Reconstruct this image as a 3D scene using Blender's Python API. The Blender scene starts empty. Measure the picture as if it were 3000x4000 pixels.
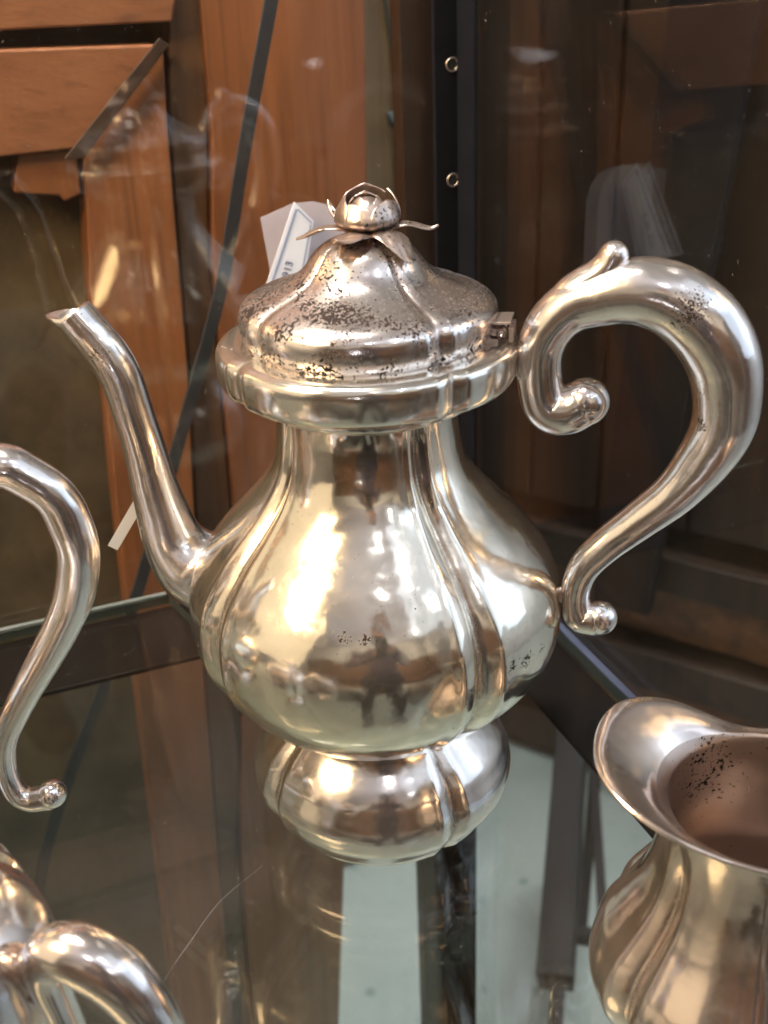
import bpy, math, random
import numpy as np
from mathutils import Vector, Matrix
random.seed(4)
R = math.radians
sc = bpy.context.scene
C = sc.collection

# ------------------------------------------------------------------ camera, light, exposure
P_, R_ = R(27.0), R(2.3)
fwd = Vector((0, math.cos(P_), -math.sin(P_)))
up0 = Vector((0, math.sin(P_), math.cos(P_)))
right = Vector((1, 0, 0)) * math.cos(R_) - up0 * math.sin(R_)
up = right.cross(fwd)
cam_loc = Vector((0.00480, -0.37824, 0.32697))
cd = bpy.data.cameras.new("camera")
cam = bpy.data.objects.new("camera", cd)
C.objects.link(cam)
m = Matrix((right, up, -fwd)).transposed().to_4x4()
m.translation = cam_loc
cam.matrix_world = m
cd.sensor_fit = 'VERTICAL'; cd.sensor_height = 36; cd.sensor_width = 27
cd.lens = 39.6
cd.clip_start = 0.01; cd.clip_end = 50
cd.dof.use_dof = True; cd.dof.focus_distance = 0.425; cd.dof.aperture_fstop = 12
sc.camera = cam

w = bpy.data.worlds.new("World"); sc.world = w; w.use_nodes = True
w.node_tree.nodes['Background'].inputs[0].default_value = (0.9, 0.85, 0.8, 1)
w.node_tree.nodes['Background'].inputs[1].default_value = 0.10
sc.view_settings.view_transform = 'Standard'
sc.view_settings.look = 'None'
sc.view_settings.exposure = 0.28
sc.view_settings.gamma = 1.0
sc.cycles.max_bounces = 14; sc.cycles.glossy_bounces = 6; sc.cycles.transparent_max_bounces = 24
sc.cycles.caustics_reflective = False; sc.cycles.caustics_refractive = False
sc.cycles.sample_clamp_indirect = 6
sc.cycles.use_denoising = True

def lamp(name, loc, target, size, power, col, shape='DISK', size_y=None, spread=180):
    l = bpy.data.lights.new(name, 'AREA'); l.shape = shape; l.size = size
    if size_y: l.size_y = size_y
    l.energy = power; l.color = col; l.spread = R(spread)
    o = bpy.data.objects.new(name, l); C.objects.link(o); o.location = loc
    o.rotation_euler = (Vector(target) - Vector(loc)).to_track_quat('-Z', 'Y').to_euler()
    return o
# warm shop lamp in front to the left, a small warm lamp over the case, ceiling spots; the fills are unseen extras for the reflections and background
lamp('warm_lamp', (-0.56, -0.40, 0.74), (0, 0, .12), .32, 8.0, (1, .70, .36))
lamp('case_lamp', (-0.10, -0.10, 0.95), (0, .1, 0), .10, 3.0, (1, .93, .84))
lamp('cool_fill_above', (0.95, -0.7, 1.6), (0.2, -.3, 0), 1.5, 4.6, (.70, .83, 1), 'RECTANGLE', 1.5)  # added large cool panel, gives the silver a soft grey reflection
lamp('cool_fill_right', (1.45, -.38, .75), (0, 0, .1), 1.2, 4.4, (.60, .77, 1), 'RECTANGLE', 1.3)  # added cool fill that lightens the right side of the pot
lamp('warm_fill', (-1.55, -0.55, .85), (0, 0, .1), 1.8, 5.8, (1, .78, .48), 'RECTANGLE', 1.7)  # added panel standing in for a warmly lit wall
lamp('ceiling_fill', (0, -1.1, .15), (0, -1.1, 3), .4, 15, (.95, .96, 1))  # added, points up to brighten the ceiling mirrored in the body
lamp('front_wall_fill', (.2, -1.7, 1.3), (.2, -3, .6), .5, 14, (1, .92, .82), spread=140)  # added to brighten the front wall that the body mirrors
lamp('floor_fill', (.5, 1.0, 1.3), (.2, .8, -.9), .5, 8, (.95, .97, 1), 'DISK', None, 60)  # unseen fill aimed down at the floor behind the case
lamp('partition_fill', (-.45, .0, 1.3), (0, .32, .0), .16, 3.6, (1, .90, .78), 'DISK', None, 60)  # unseen fill aimed at the timber partition
lamp('side_wall_fill', (1.35, .0, 1.25), (2.4, .35, .55), .5, 16, (.74, .85, 1), spread=130)  # added to brighten the right wall for paler reflections
for x, y in [(.95, -1.75), (.12, -1.15), (.62, -.85), (1.3, -1.2)]:
    lamp('ceiling_spotlight', (x, y, 1.50), (x * .3, y * .3, 0), .055, .6, (.90, .95, 1))

# ------------------------------------------------------------------ node helpers
def mat(name):
    m = bpy.data.materials.new(name); m.use_nodes = True
    nt = m.node_tree; nt.nodes.clear()
    out = nt.nodes.new('ShaderNodeOutputMaterial')
    return m, nt, out
class N:
    def __init__(s, nt): s.nt = nt
    def __call__(s, typ, **kw):
        n = s.nt.nodes.new(typ); ins = kw.pop('i', {})
        for k, v in kw.items(): setattr(n, k, v)
        for k, v in ins.items(): s.set(n, k, v)
        return n
    def set(s, n, k, v):
        if isinstance(v, bpy.types.NodeSocket): s.nt.links.new(v, n.inputs[k])
        else: n.inputs[k].default_value = v
    def noise(s, vec, scale, detail=3, rough=.55, dist=0, out='Fac'):
        n = s('ShaderNodeTexNoise', i={'Scale': scale, 'Detail': detail, 'Roughness': rough, 'Distortion': dist})
        s.nt.links.new(vec, n.inputs['Vector']); return n.outputs[out]
    def ramp(s, fac, stops, interp='LINEAR'):
        n = s('ShaderNodeValToRGB'); cr = n.color_ramp; cr.interpolation = interp
        while len(cr.elements) < len(stops): cr.elements.new(.5)
        for e, (p, c) in zip(cr.elements, stops):
            e.position = p; e.color = (c, c, c, 1) if isinstance(c, (int, float)) else (*c, 1)
        s.nt.links.new(fac, n.inputs[0]); return n.outputs[0]
    def math(s, op, a, b=0, c=None, clamp=False):
        n = s('ShaderNodeMath', operation=op, use_clamp=clamp); s.set(n, 0, a); s.set(n, 1, b)
        if c is not None: s.set(n, 2, c)
        return n.outputs[0]
    def mix(s, f, a, b, mode='MIX'):
        n = s('ShaderNodeMix', data_type='RGBA', blend_type=mode)
        s.set(n, 0, f)
        for k, v in ((6, a), (7, b)):
            s.set(n, k, (*v, 1) if isinstance(v, tuple) and len(v) == 3 else v)
        return n.outputs[2]
    def mapping(s, vec, sc_=(1, 1, 1), rot=(0, 0, 0), loc=(0, 0, 0)):
        n = s('ShaderNodeMapping'); s.nt.links.new(vec, n.inputs[0])
        n.inputs['Scale'].default_value = sc_; n.inputs['Rotation'].default_value = rot; n.inputs['Location'].default_value = loc
        return n.outputs[0]
    def bump(s, h, dist, strength=1, prev=None):
        n = s('ShaderNodeBump', i={'Distance': dist, 'Strength': strength, 'Height': h})
        if prev is not None: s.nt.links.new(prev, n.inputs['Normal'])
        return n.outputs[0]

def silver(name, base=(.88, .82, .72), rough=.12, dents=.00035, dscale=38, spots=0.0, spotband=None, haze=.25,
           tarn=(.72, .60, .54), crease=True, metal=.96, patches=(), sscale=780):
    m, nt, out = mat(name); n = N(nt)
    tc = n('ShaderNodeTexCoord').outputs['Object']
    pr = n('ShaderNodeBsdfPrincipled'); nt.links.new(pr.outputs[0], out.inputs[0])
    big = n.noise(tc, 26, 3, .55)
    col = n.mix(n.math('MULTIPLY', n.ramp(big, [(.38, 0), (.66, 1)]), haze), base, tarn)
    fine = n.noise(tc, 900, 3, .6)
    rr = n.math('MULTIPLY_ADD', n.ramp(n.noise(tc, 60, 4), [(.35, 0), (.7, 1)]), .10, rough)
    rr = n.math('MULTIPLY_ADD', n.ramp(fine, [(.5, 0), (.75, 1)]), .05, rr)
    if crease:
        at = n('ShaderNodeAttribute', attribute_name='crease').outputs['Fac']
        cf = n.math('MULTIPLY', at, n.ramp(n.noise(tc, 120, 4, .7), [(.32, .15), (.6, 1)]), clamp=True)
        col = n.mix(cf, col, (.10, .06, .045)); rr = n.math('MULTIPLY_ADD', cf, .35, rr)
    # scattered pin-head tarnish everywhere, thin
    v = n('ShaderNodeTexVoronoi', i={'Scale': 420.0}); nt.links.new(tc, v.inputs['Vector'])
    dot = n.ramp(v.outputs['Distance'], [(.10, 1), (.22, 0)])
    gate = n.ramp(n.noise(tc, 30, 4, .7), [(.66, 0), (.72, 1)])
    sp = n.math('MULTIPLY', dot, gate)
    if spots > 0:
        s1 = n.noise(tc, sscale, 2.5, .6)
        mask = n.ramp(n.noise(tc, 70, 5, .7), [(.44, 0), (.61, 1)])
        if patches:
            pm_ = None
            for c_, r_ in patches:
                d_ = n('ShaderNodeVectorMath', operation='DISTANCE'); nt.links.new(tc, d_.inputs[0]); d_.inputs[1].default_value = c_
                q_ = n.ramp(n.math('DIVIDE', d_.outputs['Value'], r_), [(.35, 1), (1, 0)])
                pm_ = q_ if pm_ is None else n.math('MAXIMUM', pm_, q_)
            mask = n.math('MULTIPLY', pm_, n.math('MULTIPLY_ADD', mask, .5, .5))
        if spotband is not None:
            z = n('ShaderNodeSeparateXYZ'); nt.links.new(tc, z.inputs[0])
            k_ = 1 / (spotband[1] - spotband[0])
            band = n.ramp(n.math('MULTIPLY_ADD', z.outputs['Z'], k_, -spotband[0] * k_, clamp=True), spotband[2])
            side_ = n.math('MULTIPLY_ADD', z.outputs['X'], -spotband[3], .55, clamp=True)
            mask = n.math('MULTIPLY', n.math('MULTIPLY', n.math('MULTIPLY_ADD', mask, .75, .25), band), n.math('MULTIPLY_ADD', side_, .6, .5))
        f = n.math('MULTIPLY_ADD', mask, .22 * spots, s1)
        sf = n.ramp(f, [(.690, 0), (.725, 1)])
        sp = n.math('MAXIMUM', sp, sf)
    col = n.mix(n.math('MULTIPLY', sp, .985), col, (.018, .011, .010))
    rr = n.math('MULTIPLY_ADD', sp, .35, rr)
    nt.links.new(col, pr.inputs['Base Color']); nt.links.new(rr, pr.inputs['Roughness'])
    nt.links.new(n.math('MULTIPLY_ADD', sp, -metal, metal), pr.inputs['Metallic']); nt.links.new(n.math('MULTIPLY_ADD', sp, -.45, .5), pr.inputs['Specular IOR Level'])
    b = n.bump(n.noise(tc, dscale, 2, .45, .3), dents * 10, 1.0)
    b = n.bump(n.noise(tc, dscale * 3.3, 2, .5), dents * 1.6, 1.0, b)
    b = n.bump(fine, .00002, .35, b)
    b = n.bump(sp, .00003, -.5, b)
    nt.links.new(b, pr.inputs['Normal'])
    return m

GOLD = (.97, .90, .775)
M_body = silver('silver_polished', GOLD, .085, .00020, 24, haze=.25, metal=.97, spots=1.2, sscale=1100,
                patches=[((.0470, -.0530, .0985), .0042), ((.0530, -.0475, .0975), .0045), ((.0590, -.0405, .0970), .0035), ((-.010, -.0640, .1205), .0035), ((-.003, -.0650, .1200), .0035), ((.034, -.062, .096), .003)])
M_collar = silver('silver_collar', (.96, .93, .86), .10, .00014, 30, haze=.25, metal=.96)
M_foot = silver('silver_foot', (.92, .87, .83), .13, .00014, 30, haze=.4, tarn=(.62, .50, .43))
M_lid = silver('silver_tarnished', (.93, .88, .87), .15, .00010, 30, spots=1.50, haze=.32, metal=.97, sscale=950, tarn=(.70, .57, .52),
               spotband=(.203, .240, [(0, .75), (.10, .95), (.22, .45), (.30, .60), (.40, 1.0), (.60, .95), (.75, .75), (.92, .6)], 14.0))
ehx, ehy = math.sin(R(77)), -math.cos(R(77))
def hp(a, b, off=-.010): return (ehx * a + off * math.cos(R(77)), ehy * a + off * math.sin(R(77)), b)
M_tube = silver('silver_handle', (.94, .895, .88), .13, .00010, 40, spots=1.45, haze=.30, metal=.96, sscale=1250,
                patches=[(hp(.1085, .2190), .0090), (hp(.1170, .1920, -.006), .0060), (hp(.1165, .1790, -.006), .0045), (hp(-.0975, .1960), .0065), (hp(-.0925, .1800), .004)])
M_flower = silver('silver_flower', (.53, .44, .40), .27, .00008, 160, spots=.55, haze=.7, tarn=(.36, .26, .21), crease=False, metal=.92)
M_hinge = silver('silver_hinge', (.60, .52, .49), .30, .00006, 90, haze=.5, crease=False)
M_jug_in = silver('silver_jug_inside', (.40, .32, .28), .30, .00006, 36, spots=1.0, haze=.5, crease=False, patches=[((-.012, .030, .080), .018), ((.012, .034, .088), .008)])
M_jug = silver('silver_jug', (.92, .81, .75), .12, .00012, 30, haze=.5, tarn=(.62, .45, .36))
M_bowl = silver('silver_bowl', (.93, .86, .83), .12, .00008, 36, haze=.4)

def simple(name, col, rough=.6, metal=0, noise=None, bump=0, spec=.5):
    m, nt, out = mat(name); n = N(nt)
    pr = n('ShaderNodeBsdfPrincipled'); nt.links.new(pr.outputs[0], out.inputs[0])
    tc = n('ShaderNodeTexCoord').outputs['Object']
    c = col
    if noise:
        sc_, amt, col2 = noise
        f = n.ramp(n.noise(tc, sc_, 5, .65), [(.3, 0), (.7, 1)])
        c = n.mix(n.math('MULTIPLY', f, amt), col, col2)
        nt.links.new(c, pr.inputs['Base Color'])
        if bump: nt.links.new(n.bump(n.noise(tc, sc_ * 3, 4), bump), pr.inputs['Normal'])
    else:
        pr.inputs['Base Color'].default_value = (*col, 1)
    pr.inputs['Roughness'].default_value = rough; pr.inputs['Metallic'].default_value = metal
    pr.inputs['Specular IOR Level'].default_value = spec
    return m

def wood(name, a, b, dark=(.04, .015, .006), along='Z', rough=.45, scale=1.0, knots=.3):
    m, nt, out = mat(name); n = N(nt)
    pr = n('ShaderNodeBsdfPrincipled'); nt.links.new(pr.outputs[0], out.inputs[0])
    tc = n('ShaderNodeTexCoord').outputs['Object']
    oi = n('ShaderNodeObjectInfo').outputs['Random']
    comb = n('ShaderNodeCombineXYZ', i={0: n.math('MULTIPLY', oi, 7.3), 1: n.math('MULTIPLY', oi, 3.1), 2: n.math('MULTIPLY', oi, 5.7)})
    va = n('ShaderNodeVectorMath', operation='ADD'); nt.links.new(tc, va.inputs[0]); nt.links.new(comb.outputs[0], va.inputs[1])
    v = va.outputs[0]
    s = (34, 34, 1.3) if along == 'Z' else (1.6, 28, 28)
    g = n.noise(n.mapping(v, tuple(x * scale for x in s)), 1.6, 6, .62, .25)
    g2 = n.noise(n.mapping(v, tuple(x * scale * 4 for x in s)), 1.6, 4, .6, .3)
    kn = n.noise(v, 9 * scale, 4, .6)
    col = n.mix(n.ramp(g, [(.32, 0), (.68, 1)]), a, b)
    col = n.mix(n.math('MULTIPLY', n.ramp(g2, [(.55, 0), (.75, 1)]), .45), col, dark)
    col = n.mix(n.math('MULTIPLY', n.ramp(kn, [(.6, 0), (.78, 1)]), knots), col, dark)
    col = n.mix(n.math('MULTIPLY', oi, .25), col, tuple(x * .6 for x in b))
    nt.links.new(col, pr.inputs['Base Color'])
    pr.inputs['Roughness'].default_value = rough
    nt.links.new(n.bump(n.math('ADD', g, g2), .0004), pr.inputs['Normal'])
    return m
M_orange = wood('orange_wood', (.31, .112, .036), (.205, .068, .022))
M_orangeH = wood('orange_wood_level', (.31, .125, .054), (.21, .078, .032), along='X')
M_dullwood = wood('dull_wood', (.17, .082, .036), (.11, .052, .022))
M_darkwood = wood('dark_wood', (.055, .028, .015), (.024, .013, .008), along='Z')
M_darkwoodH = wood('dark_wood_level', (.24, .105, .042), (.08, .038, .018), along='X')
M_yellow = wood('ochre_wood', (.28, .17, .07), (.19, .11, .045), knots=.1)
M_burlap = simple('mottled_board', (.15, .105, .055), .85, noise=(11, 1, (.035, .024, .013)), bump=.002)
M_frame = simple('dark_frame', (.005, .003, .003), .6, noise=(30, .6, (.012, .006, .006)), spec=.1)
M_post = simple('black_steel', (.004, .004, .006), .6, 0, noise=(60, .6, (.009, .009, .013)), spec=.12)
M_strap = simple('black_strap', (.016, .016, .020), .85, noise=(50, .6, (.045, .045, .05)))
M_edge = simple('glass_edge_green', (.10, .12, .115), .25, noise=(90, .6, (.18, .20, .20)))
M_shelfedge = simple('shelf_edge', (.035, .045, .042), .3)
M_blueedge = simple('steel_trim', (.07, .085, .14), .35, .3, noise=(40, .5, (.04, .05, .08)))
M_hole = simple('bare_steel', (.5, .42, .36), .35, 1)
M_black = simple('black_void', (.004, .004, .004), .8)
M_paper = simple('white_paper', (.74, .77, .86), .7, noise=(60, .4, (.62, .66, .76)))
M_card = simple('grey_card', (.42, .38, .42), .8, noise=(40, .3, (.5, .45, .48)))
M_ink = simple('blue_ink', (.05, .07, .16), .6)
M_line = simple('grey_blue_print', (.28, .34, .50), .6)
M_thread = simple('white_thread', (.75, .76, .8), .8)
M_cable = simple('green_cable', (.02, .04, .035), .5)
M_leg = simple('dark_metal_leg', (.018, .015, .017), .6, noise=(20, .6, (.03, .026, .028)), spec=.2)
M_cream = simple('cream_wall', (.74, .68, .58), .9, noise=(1.5, .5, (.62, .56, .47)))
M_greywall = simple('grey_wall', (.62, .62, .62), .9, noise=(1.5, .5, (.40, .42, .46)))
M_ceiling = simple('ceiling_paint', (.62, .62, .66), .95, noise=(2, .5, (.5, .48, .5)))
M_counter = wood('counter_wood', (.26, .12, .05), (.15, .07, .03), scale=.4, rough=.5)
M_cloth = simple('dark_cloth', (.05, .04, .07), .9, noise=(14, .7, (.10, .07, .10)))
M_trouser = simple('trouser_cloth', (.02, .02, .026), .9)
M_skin = simple('skin', (.50, .27, .19), .55)
M_hair = simple('brown_hair', (.06, .03, .018), .6)
M_phone = simple('phone_shell', (.02, .02, .025), .25)

def terrazzo():
    m, nt, out = mat('terrazzo'); n = N(nt)
    pr = n('ShaderNodeBsdfPrincipled'); nt.links.new(pr.outputs[0], out.inputs[0])
    tc = n('ShaderNodeTexCoord').outputs['Object']
    base = n.mix(n.ramp(n.noise(tc, 5, 5, .6), [(.3, 0), (.7, 1)]), (.52, .545, .515), (.42, .445, .42))
    v = n('ShaderNodeTexVoronoi', i={'Scale': 26.0}); nt.links.new(tc, v.inputs['Vector'])
    g = n.ramp(v.outputs['Color'], [(.60, 0), (.66, 1)])
    d = n.ramp(v.outputs['Distance'], [(.10, 1), (.26, 0)])
    c = n.mix(n.math('MULTIPLY', n.math('MULTIPLY', d, g), .65), base, (.13, .22, .22))
    v2 = n('ShaderNodeTexVoronoi', i={'Scale': 70.0}); nt.links.new(tc, v2.inputs['Vector'])
    d2 = n.math('MULTIPLY', n.ramp(v2.outputs['Distance'], [(.10, 1), (.22, 0)]), n.ramp(v2.outputs['Color'], [(.7, 0), (.74, 1)]))
    c = n.mix(n.math('MULTIPLY', d2, .4), c, (.2, .22, .2))
    nt.links.new(c, pr.inputs['Base Color']); pr.inputs['Roughness'].default_value = .35
    return m
M_floor = terrazzo()

def glass(name, tint, F0=.045, haze=.012):
    m, nt, out = mat(name); n = N(nt)
    tr = n('ShaderNodeBsdfTransparent'); tr.inputs[0].default_value = (*tint, 1)
    gl = n('ShaderNodeBsdfAnisotropic'); gl.inputs['Roughness'].default_value = .01
    gl.inputs['Color'].default_value = (1, 1, 1, 1)
    df = n('ShaderNodeBsdfDiffuse'); df.inputs[0].default_value = (.8, .8, .8, 1)
    lw = n('ShaderNodeLayerWeight', i={'Blend': .5}).outputs['Facing']
    p5 = n.math('POWER', lw, 5)
    f = n.math('MULTIPLY_ADD', p5, 1 - F0, F0)
    ms = n('ShaderNodeMixShader'); nt.links.new(f, ms.inputs[0]); nt.links.new(tr.outputs[0], ms.inputs[1]); nt.links.new(gl.outputs[0], ms.inputs[2])
    tc = n('ShaderNodeTexCoord').outputs['Object']
    h = n.math('MULTIPLY', n.ramp(n.noise(n.mapping(tc, (1, 1, .6)), 14, 5, .6), [(.45, .15), (.75, 1)]), haze)
    sp = n.math('MULTIPLY', n.ramp(n.noise(tc, 700, 1), [(.76, 0), (.80, 1)]), .25)
    m2 = n('ShaderNodeMixShader'); nt.links.new(n.math('ADD', h, sp), m2.inputs[0]); nt.links.new(ms.outputs[0], m2.inputs[1]); nt.links.new(df.outputs[0], m2.inputs[2])
    nt.links.new(m2.outputs[0], out.inputs[0])
    return m
M_shelf = glass('shelf_glass', (.93, .97, .95), .048, .0)
M_pane = glass('pane_glass', (.96, .97, .965), .045, .003)

# ------------------------------------------------------------------ mesh helpers
def link(name, verts, faces, m, parent=None, smooth=True, attr=None, loc=None):
    me = bpy.data.meshes.new(name)
    me.from_pydata([tuple(v) for v in verts], [], faces); me.update()
    ms = m if isinstance(m, (list, tuple)) else [m]
    for x in ms: me.materials.append(x)
    if smooth: me.polygons.foreach_set('use_smooth', [True] * len(me.polygons))
    if attr is not None:
        a = me.attributes.new('crease', 'FLOAT', 'POINT'); a.data.foreach_set('value', np.asarray(attr, dtype=np.float32))
    o = bpy.data.objects.new(name, me); C.objects.link(o)
    if loc: o.location = loc
    if parent: o.parent = parent
    return o
def thing(name, label, cat, loc=(0, 0, 0), rz=0, group=None):
    o = bpy.data.objects.new(name, None); C.objects.link(o); o.empty_display_size = .02
    o.location = loc; o.rotation_euler = (0, 0, rz)
    o['label'] = label; o['category'] = cat
    if group: o['group'] = group
    return o
def tag(o, label, cat, group=None):
    o['label'] = label; o['category'] = cat
    if group: o['group'] = group
    return o
def catmull(pts, sub=6):
    p = np.array(pts, float); p = np.vstack([2 * p[0] - p[1], p, 2 * p[-1] - p[-2]]); out = []
    for i in range(1, len(p) - 2):
        a, b, c, d = p[i - 1], p[i], p[i + 1], p[i + 2]
        for k in range(sub):
            t = k / sub
            out.append(.5 * ((2 * b) + (c - a) * t + (2 * a - 5 * b + 4 * c - d) * t * t + (3 * b - a - 3 * c + d) * t ** 3))
    out.append(p[-2]); return np.array(out)
def grid_faces(nr, nc, wrap=True, off=0):
    f = []
    for i in range(nr - 1):
        for j in range(nc if wrap else nc - 1):
            j2 = (j + 1) % nc
            f.append((off + i * nc + j, off + i * nc + j2, off + (i + 1) * nc + j2, off + (i + 1) * nc + j))
    return f
def lathe(name, prof, m, parent, gd, lobe, flat=.010, g0=32.0, nth=480, sub=6, width=2.7, wob=.0, offs=(0, 0), ncre=1.0, dirt=.8):
    """prof: (z, r, groove depth factor); the plan is four lobes split by sharp flutes"""
    p = catmull([(a[0], a[1], a[2] if len(a) > 2 else 1.0) for a in prof], sub)
    th = np.radians(np.arange(nth) * 360 / nth)
    deg = np.degrees(th)
    ph = (deg - g0 + 45) % 90 - 45           # angle from the nearest flute
    pm = 45 - np.abs(ph)                     # angle from the lobe centre
    verts = []; at = []
    rnd = np.random.RandomState(len(name))
    k1, k2, k3 = rnd.rand(3) * 6
    for z, r, gf in p:
        shape = 1 - lobe * (pm / 45) ** 2 + flat * np.exp(-((pm - 24) / 11.0) ** 2) \
            + .013 * gd / .05 * gf * np.exp(-((np.abs(ph) - 6.8) / 2.4) ** 2)
        g = np.exp(-(np.sqrt(ph ** 2 + .5) - .7) / width)
        rr = r * (shape - gd * gf * g)
        rr = rr + wob * (np.sin(3 * th + k1 + z * 60) + np.sin(5 * th + k2 - z * 85) * .6 + np.sin(z * 130 + k3 + 2 * th) * .5)
        for j in range(nth):
            # angle measured from -Y towards +X
            verts.append((rr[j] * math.sin(th[j]) + offs[0], -rr[j] * math.cos(th[j]) + offs[1], z))
        at.extend(np.exp(-np.abs(ph) / 1.3) * dirt * min(1, gf))
    return link(name, verts, grid_faces(len(p), nth), m, parent, attr=at)
def frames_along(path, refup):
    T = np.gradient(path, axis=0); T /= np.linalg.norm(T, axis=1)[:, None]
    U = np.tile(np.array(refup, float), (len(path), 1))
    S = np.cross(T, U); S /= np.linalg.norm(S, axis=1)[:, None]
    return T, U, S
def tube(name, pts, m, parent, side, n=28, sub=8, cap=(True, True), flat=1.0, twist=None):
    """pts rows: x y z r ; side = unit normal of the plane the path lies in; flat = squash across the plane"""
    q = catmull(pts, sub); path = q[:, :3]; rad = q[:, 3]
    T = np.gradient(path, axis=0); T /= np.linalg.norm(T, axis=1)[:, None]
    B = np.array(side, float); V = np.cross(T, B); V /= np.linalg.norm(V, axis=1)[:, None]
    verts = []
    a = np.arange(n) * 2 * math.pi / n
    def ring(c, v, r): return [tuple(c + r * (math.cos(t) * v + flat * math.sin(t) * B)) for t in a]
    rings = []
    if cap[0]:
        for k in range(5):
            t = (k + .4) / 5 * math.pi / 2
            rings.append(ring(path[0] - T[0] * rad[0] * math.cos(t), V[0], rad[0] * math.sin(t)))
    for i in range(len(path)): rings.append(ring(path[i], V[i], rad[i]))
    if cap[1]:
        for k in range(4, -1, -1):
            t = (k + .4) / 5 * math.pi / 2
            rings.append(ring(path[-1] + T[-1] * rad[-1] * math.cos(t), V[-1], rad[-1] * math.sin(t)))
    for r in rings: verts += r
    f = grid_faces(len(rings), n)
    f.append(tuple(range(n))[::-1]); f.append(tuple(range(len(verts) - n, len(verts))))
    return link(name, verts, f, m, parent)
def sphere(name, c, r, m, parent, seg=32, sc3=(1, 1, 1)):
    verts = []; f = []
    for i in range(seg // 2 + 1):
        t = math.pi * i / (seg // 2)
        for j in range(seg):
            a = 2 * math.pi * j / seg
            verts.append((c[0] + r * sc3[0] * math.sin(t) * math.cos(a), c[1] + r * sc3[1] * math.sin(t) * math.sin(a), c[2] + r * sc3[2] * math.cos(t)))
    return link(name, verts, grid_faces(seg // 2 + 1, seg), m, parent)
def prism(name, poly, z0, z1, m, parent=None, bevel=0, edge_mat=None, M4=None, smooth=False):
    n = len(poly)
    v = [(x, y, z0) for x, y in poly] + [(x, y, z1) for x, y in poly]
    f = [tuple(range(n))[::-1], tuple(range(n, 2 * n))] + [(i, (i + 1) % n, n + (i + 1) % n, n + i) for i in range(n)]
    if M4 is not None: v = [tuple(M4 @ Vector(p)) for p in v]
    o = link(name, v, f, [m, edge_mat] if edge_mat else m, parent, smooth)
    if edge_mat:
        for i, p in enumerate(o.data.polygons): p.material_index = 1 if i >= 2 else 0
    if bevel:
        b = o.modifiers.new('bevel', 'BEVEL'); b.width = bevel; b.segments = 2; b.limit_method = 'ANGLE'
    return o
A_ = R(20.5)
tv = Vector((math.cos(A_), math.sin(A_), 0)); nv = Vector((-math.sin(A_), math.cos(A_), 0))
K, KR = .2026, .1302
def SN(s, n_, z=0): return tv * s + nv * n_ + Vector((0, 0, z))
def frame_M(d):            # local x along the back-left pane, local y up, local z outwards
    return Matrix(((tv.x, 0, nv.x, nv.x * d), (tv.y, 0, nv.y, nv.y * d), (0, 1, 0, 0), (0, 0, 0, 1)))
def wallprism(name, poly, d0, d1, m, parent, bevel=.0008):
    """board drawn in (s, z) on a plane parallel to the back-left pane, between depths d0 and d1"""
    o = prism(name, poly, d0, d1, m, parent, bevel, M4=frame_M(0))
    return o

# ================================================================== THE CASE
case = thing('display_case', 'dark framed glass display case corner holding the silver set on its glass shelf', 'display case')
# shelf
g = lambda s, n_: (SN(s, n_).x, SN(s, n_).y)
notch = [g(-.62, K), g(-.0515, K), g(-.0450, K - .028), g(KR - .008, K - .030), g(KR - .0005, .13), g(KR - .0005, -.55), g(-.62, -.55)]
shelf = prism('glass_shelf', notch, -.006, 0, M_shelf, case, edge_mat=M_shelfedge)
# panes
prism('glass_pane', [g(-.7, K + .004), g(KR, K + .004), g(KR, K + .008), g(-.7, K + .008)], -.86, .75, M_pane, case)
prism('glass_pane', [g(KR + .004, K - .004), g(KR + .008, K - .004), g(KR + .008, -.62), g(KR + .004, -.62)], -.86, .75, M_pane, case)
# frame bars under the shelf
prism('frame_bar', [g(-.7, K + .002), g(KR, K + .002), g(.0945, .1475), g(-.7, .1475)], -.0115, -.0085, M_frame, case, .001)
prism('frame_bar', [g(KR + .0005, K), g(KR + .0005, -.62), g(.0955, -.62), g(.0955, .1465)], -.0118, -.0088, M_frame, case, .001)
prism('trim_strip', [g(KR - .0003, .16), g(KR + .0038, .16), g(KR + .0038, -.6), g(KR - .0003, -.6)], -.0030, .0012, M_blueedge, case, .0008)
prism('trim_strip', [g(-.68, K - .0005), g(-.0525, K - .0005), g(-.0525, K + .0022), g(-.68, K + .0022)], -.0012, .0012, M_edge, case, .0006)
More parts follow.
